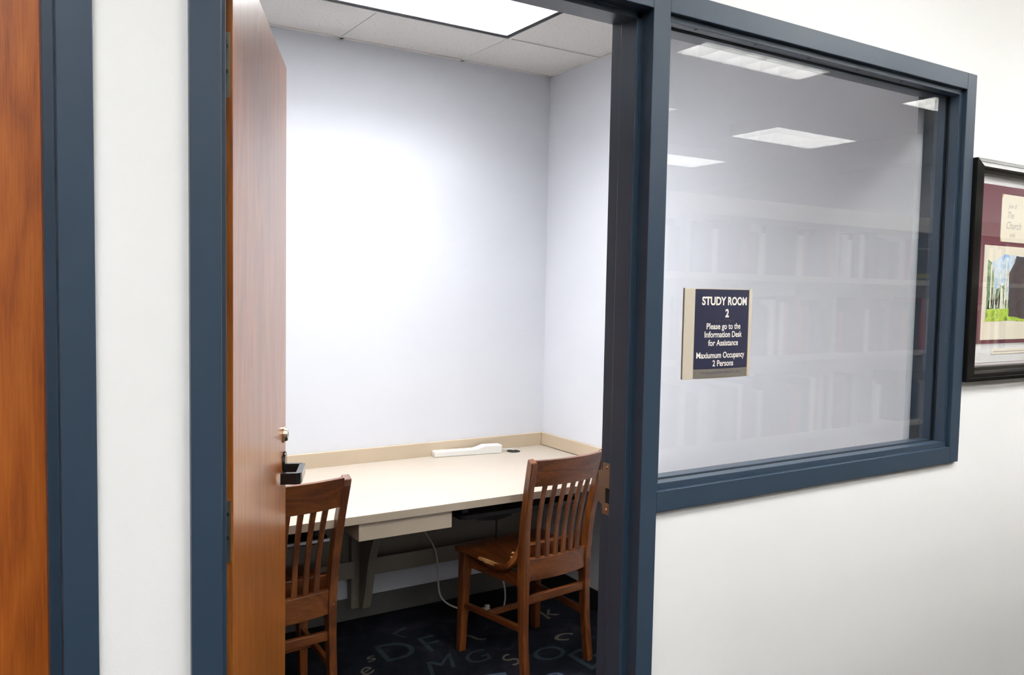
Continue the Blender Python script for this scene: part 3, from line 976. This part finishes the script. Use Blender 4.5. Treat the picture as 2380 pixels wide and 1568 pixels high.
mx0, mx1, mz0, mz1 = 2.287, px1 - 0.065, 1.397, 1.897
panel(mx0 - 0.004, mx1 + 0.004, mz0 - 0.004, mz1 + 0.004, y0_ - 0.0012, M['mat_white'], 'mat_bevel')
panel(mx0, mx1, mz0, mz1, y0_ - 0.0022, M['mat_maroon'], 'mat_board', None, 0.0009)
# upper card with faint writing
card = panel(2.400, 2.74, 1.722, 1.872, y0_ - 0.0034, M['paper'], 'card')
bm = bmesh.new()
def ctext(body, size, x, z, xs=0.9, sh=0.35):
    text_bm(bm, body, size, lambda a, b, zz: (x + a, y0_ - 0.0036, z + b), xs, 0, 0, 'LEFT', 0, sh)
ctext('John B', 0.020, 2.440, 1.830); ctext('The', 0.030, 2.432, 1.798); ctext('Church', 0.034, 2.428, 1.764); ctext('with', 0.022, 2.452, 1.738)
w_ = PQ('writing', bm, M['ink'], card)
for x_, z_, s_ in ((2.400, 1.872, -1), (2.400, 1.722, 1)):
    bm = bmesh.new()
    prism(bm, [(x_ - 0.002, z_ - s_ * 0.002 * -1), (x_ + 0.010, z_ + 0.0), (x_, z_ + s_ * 0.012)], 'y', y0_ - 0.0038, y0_ - 0.0034)
    PQ('corner_mount', bm, M['gold'], card)
# lower watercolour sheet
sheet = panel(2.312, 2.80, 1.409, 1.708, y0_ - 0.0034, M['paper'], 'sheet')
def water(name, cols, sc):
    mt, nt, b = new_mat(name)
    n = noise(nt, sc, 4, (1, 1, 1), 0.6, 0.5)
    rp = ramp(nt, n.outputs['Fac'], [(0.35, cols[0]), (0.5, cols[1]), (0.65, cols[2])])
    nt.links.new(rp.outputs['Color'], b.inputs['Base Color'])
    b.inputs['Roughness'].default_value = 0.8
    return mt
sky = water('watercolour_sky', (srgb(150, 190, 225), srgb(225, 235, 240), srgb(110, 160, 215)), 22)
grass = water('watercolour_grass', (srgb(120, 170, 40), srgb(190, 215, 70), srgb(60, 110, 50)), 30)
leaf = water('watercolour_foliage', (srgb(40, 65, 50), srgb(95, 130, 90), srgb(160, 180, 130)), 45)
dark = water('watercolour_dark', (srgb(35, 28, 32), srgb(70, 55, 60), srgb(40, 45, 60)), 35)
stone = water('watercolour_stone', (srgb(225, 225, 205), srgb(240, 238, 220), srgb(185, 185, 165)), 50)
def art(name, polys, mt, dy):
    bm = bmesh.new()
    for pl in polys:
        prism(bm, pl, 'y', y0_ - 0.0036 - dy, y0_ - 0.0035 - dy + 0.00005)
    return PQ(name, bm, mt, sheet)
ax0, ax1, az0, az1 = 2.335, 2.775, 1.470, 1.682
def wavy(pts, k, seed):
    q = random.Random(seed); out = []
    for (a, b), (c, d) in zip(pts, pts[1:] + pts[:1]):
        for i in range(k):
            t = i / k
            out.append((a + (c - a) * t + q.uniform(-.003, .003), b + (d - b) * t + q.uniform(-.003, .003)))
    return out
art('painted_sky', [wavy([(ax0, az0 + 0.03), (ax1, az0 + 0.03), (ax1, az1 - 0.01), (ax0 + 0.1, az1), (ax0, az1 - 0.035)], 8, 1)], sky, 0.0)
art('painted_foliage', [wavy([(ax0, az0 + 0.03), (ax0 + 0.028, az0 + 0.03), (ax0 + 0.045, az0 + 0.13), (ax0 + 0.02, az1 - 0.03), (ax0, az1 - 0.02)], 6, 2), wavy([(ax0 + 0.01, az0 + 0.03), (ax1, az0 + 0.03), (ax1, az0 + 0.065), (ax0 + 0.01, az0 + 0.065)], 9, 3), wavy([(ax0 + 0.05, az0 + 0.05), (ax0 + 0.11, az0 + 0.05), (ax0 + 0.10, az0 + 0.115), (ax0 + 0.055, az0 + 0.10)], 5, 6)], leaf, 0.0002)
art('painted_grass', [wavy([(ax0, az0), (ax1, az0 - 0.002), (ax1, az0 + 0.04), (ax0, az0 + 0.038)], 9, 4)], grass, 0.0004)
art('painted_trees', [wavy([(ax0 + 0.135, az0 + 0.012), (ax0 + 0.30, az0), (ax0 + 0.32, az1 - 0.01), (ax0 + 0.17, az1 - 0.005), (ax0 + 0.13, az0 + 0.15)], 6, 5)], dark, 0.0006)
cols_ = []
for x_, zt_ in ((0.022, 0.175), (0.040, 0.165), (0.075, 0.150), (0.108, 0.185), (0.124, 0.160)):
    x_ += ax0
    cols_.append([(x_ - 0.0045, az0 + 0.04), (x_ + 0.0045, az0 + 0.038), (x_ + 0.004, az0 + zt_), (x_, az0 + zt_ + 0.007), (x_ - 0.004, az0 + zt_)])
cols_.append(wavy([(ax0 + 0.034, az0 + 0.04), (ax0 + 0.056, az0 + 0.038), (ax0 + 0.05, az0 + 0.10), (ax0 + 0.042, az0 + 0.115)], 3, 7))
cols_.append(wavy([(ax0 + 0.066, az0 + 0.04), (ax0 + 0.10, az0 + 0.038), (ax0 + 0.095, az0 + 0.10), (ax0 + 0.08, az0 + 0.125)], 3, 8))
art('painted_columns', cols_, stone, 0.0008)
cap = panel(2.385, 2.66, 1.362, 1.378, y0_ - 0.0014, M['paper'], 'caption_strip')
bm = bmesh.new()
text_bm(bm, 'watercolor', 0.010, lambda a, b, zz: (2.40 + a, y0_ - 0.0016, 1.367 + b), 1.0, 0, 0, 'LEFT') if False else None
add_box(bm, 2.395, 2.64, y0_ - 0.0017, y0_ - 0.0015, 1.3685, 1.3715)
PQ('caption_line', bm, M['ink'], cap)
PQ('picture_glass', boxes((px0 + fi - 0.003, px1 - fi + 0.003, YF - 0.0115, YF - 0.0095, pz0 + fi - 0.003, pz1 - fi + 0.003)), M['pic_glass'])

# ================================================================== BOOKCASE opposite, seen in the glass
BY1, BY0 = -1.16, -1.42
BX0, BX1 = 1.25, 6.4
case = tag(empty('bookcase', (BX0, (BY0 + BY1) / 2, 0)), 'long cream steel library bookcase across the aisle, mirrored in the window glass', 'bookcase')
def BC(name, bm, mt=None, bevel=0.001):
    o = obj(name, bm, mt or M['shelf'], case, bevel); o.location = -Vector(case.location); return o
SZ = (0.10, 0.47, 0.855, 1.245, 1.63)
n_b = 6
for i in range(n_b):
    xx = BX0 + (BX1 - BX0) * i / (n_b - 1)
    BC('upright', boxes((xx - 0.012, xx + 0.012, BY0, BY1 - 0.02, 0, 1.89)))
BC('canopy', boxes((BX0 - 0.02, BX1 + 0.02, BY0 - 0.02, BY1 + 0.01, 1.89, 1.97)))
BC('back_panel', boxes((BX0, BX1, BY0 - 0.005, BY0, 0.0, 1.89)))
for z in SZ:
    BC('shelf', boxes((BX0 + 0.012, BX1 - 0.012, BY0, BY1, z - 0.028, z)))
BC('plinth', boxes((BX0, BX1, BY1 - 0.04, BY1 - 0.02, 0, 0.072)))
bcol = [plain('book_cover', srgb(*c), 0.4) for c in ((28, 30, 38), (60, 30, 32), (40, 60, 90), (200, 195, 185), (235, 232, 225), (25, 55, 50), (110, 45, 40), (60, 50, 80), (150, 140, 120), (20, 20, 22), (70, 80, 95), (170, 60, 50))]
rk = random.Random(21)
def book(x, w_, h_, d_, z, col, rowname, label=None, name='book'):
    bm = bmesh.new()
    c_t = 0.002
    add_box(bm, 0, w_, -0.002, 0.0, 0, h_, 0)                     # spine
    add_box(bm, 0, c_t, -d_, -0.002, 0, h_, 0)
    add_box(bm, w_ - c_t, w_, -d_, -0.002, 0, h_, 0)
    add_box(bm, c_t, w_ - c_t, -d_ + 0.004, -0.002, 0.003, h_ - 0.003, 1)
    o = obj(name, bm, [col, M['book_page']], None)
    o.location = (x, BY1 - 0.012 - rk.uniform(0, 0.012), z)
    return tag(o, label or 'library book standing on the ' + rowname + ' of the bookcase mirrored in the window', 'book', 'books on the ' + rowname + ' of the bookcase')
def face_out(x, w_, h_, z, col, label):
    bm = bmesh.new()
    add_box(bm, 0, w_, -0.028, 0.0, 0, h_, 0)
    add_box(bm, 0.003, w_ - 0.003, -0.026, -0.002, h_ - 0.0005, h_ + 0.0005, 1)
    o = obj('book', bm, [col, M['book_page']], None)
    o.location = (x, BY1 - 0.02, z + 0.0005)
    return tag(o, label, 'book', 'face-out books on the top shelf of the bookcase')
# face-out volumes on the top shelf (positions measured from the reflection)
FO = ((2.78, 0.22, 0.235, bcol[0], 'large dark book turned face-out on the top shelf, mirrored mid-window'), (3.98, 0.21, 0.225, bcol[9], 'black book turned face-out on the top shelf, mirrored at the window edge'))
for f in FO:
    fo = face_out(f[0], f[1], f[2], SZ[4], f[3], f[4])
    if f[0] > 3.5:
        yl = plain('yellow_title_band', srgb(175, 160, 70), 0.5)
        obj('title_band', boxes((0.02, 0.19, 0.0001, 0.0006, 0.012, 0.036)), yl, fo)
        obj('cover_line', boxes((0.02, 0.19, 0.0001, 0.0006, 0.172, 0.176)), M['mat_white'], fo)
for ri, z, rn in ((4, SZ[4], 'top shelf'), (3, SZ[3], 'second shelf down'), (2, SZ[2], 'third shelf down')):
    x = 2.05
    while x < 4.75:
        bay = [BX0 + (BX1 - BX0) * i / (n_b - 1) for i in range(n_b)]
        w_ = rk.uniform(0.018, 0.052)
        if any(x - 0.016 < b < x + w_ + 0.016 for b in bay):
            x += 0.02; continue
        if ri == 4 and any(f[0] - 0.004 < x + w_ and x < f[0] + f[1] + 0.004 for f in FO):
            x += 0.01; continue
        if rk.random() < 0.05:
            x += rk.uniform(0.04, 0.18); continue
        h_ = rk.uniform(0.19, 0.24) if ri == 4 else rk.uniform(0.2, 0.29)
        book(x, w_, h_, rk.uniform(0.14, 0.19), z + 0.0005, rk.choice(bcol), rn)
        x += w_ + 0.0015
# shelf-edge label
lab = tag(obj('shelf_label', boxes((0, 0.055, 0, 0.0015, 0, 0.024)), M['mat_white']), 'small white and red shelf label on the second shelf edge of the mirrored bookcase', 'label')
lab.location = (4.04, BY1 + 0.0002, SZ[3] - 0.026)
obj('red_band', boxes((0, 0.055, 0.0015, 0.0019, 0, 0.007)), plain('red_print', srgb(190, 40, 30), 0.5), lab)
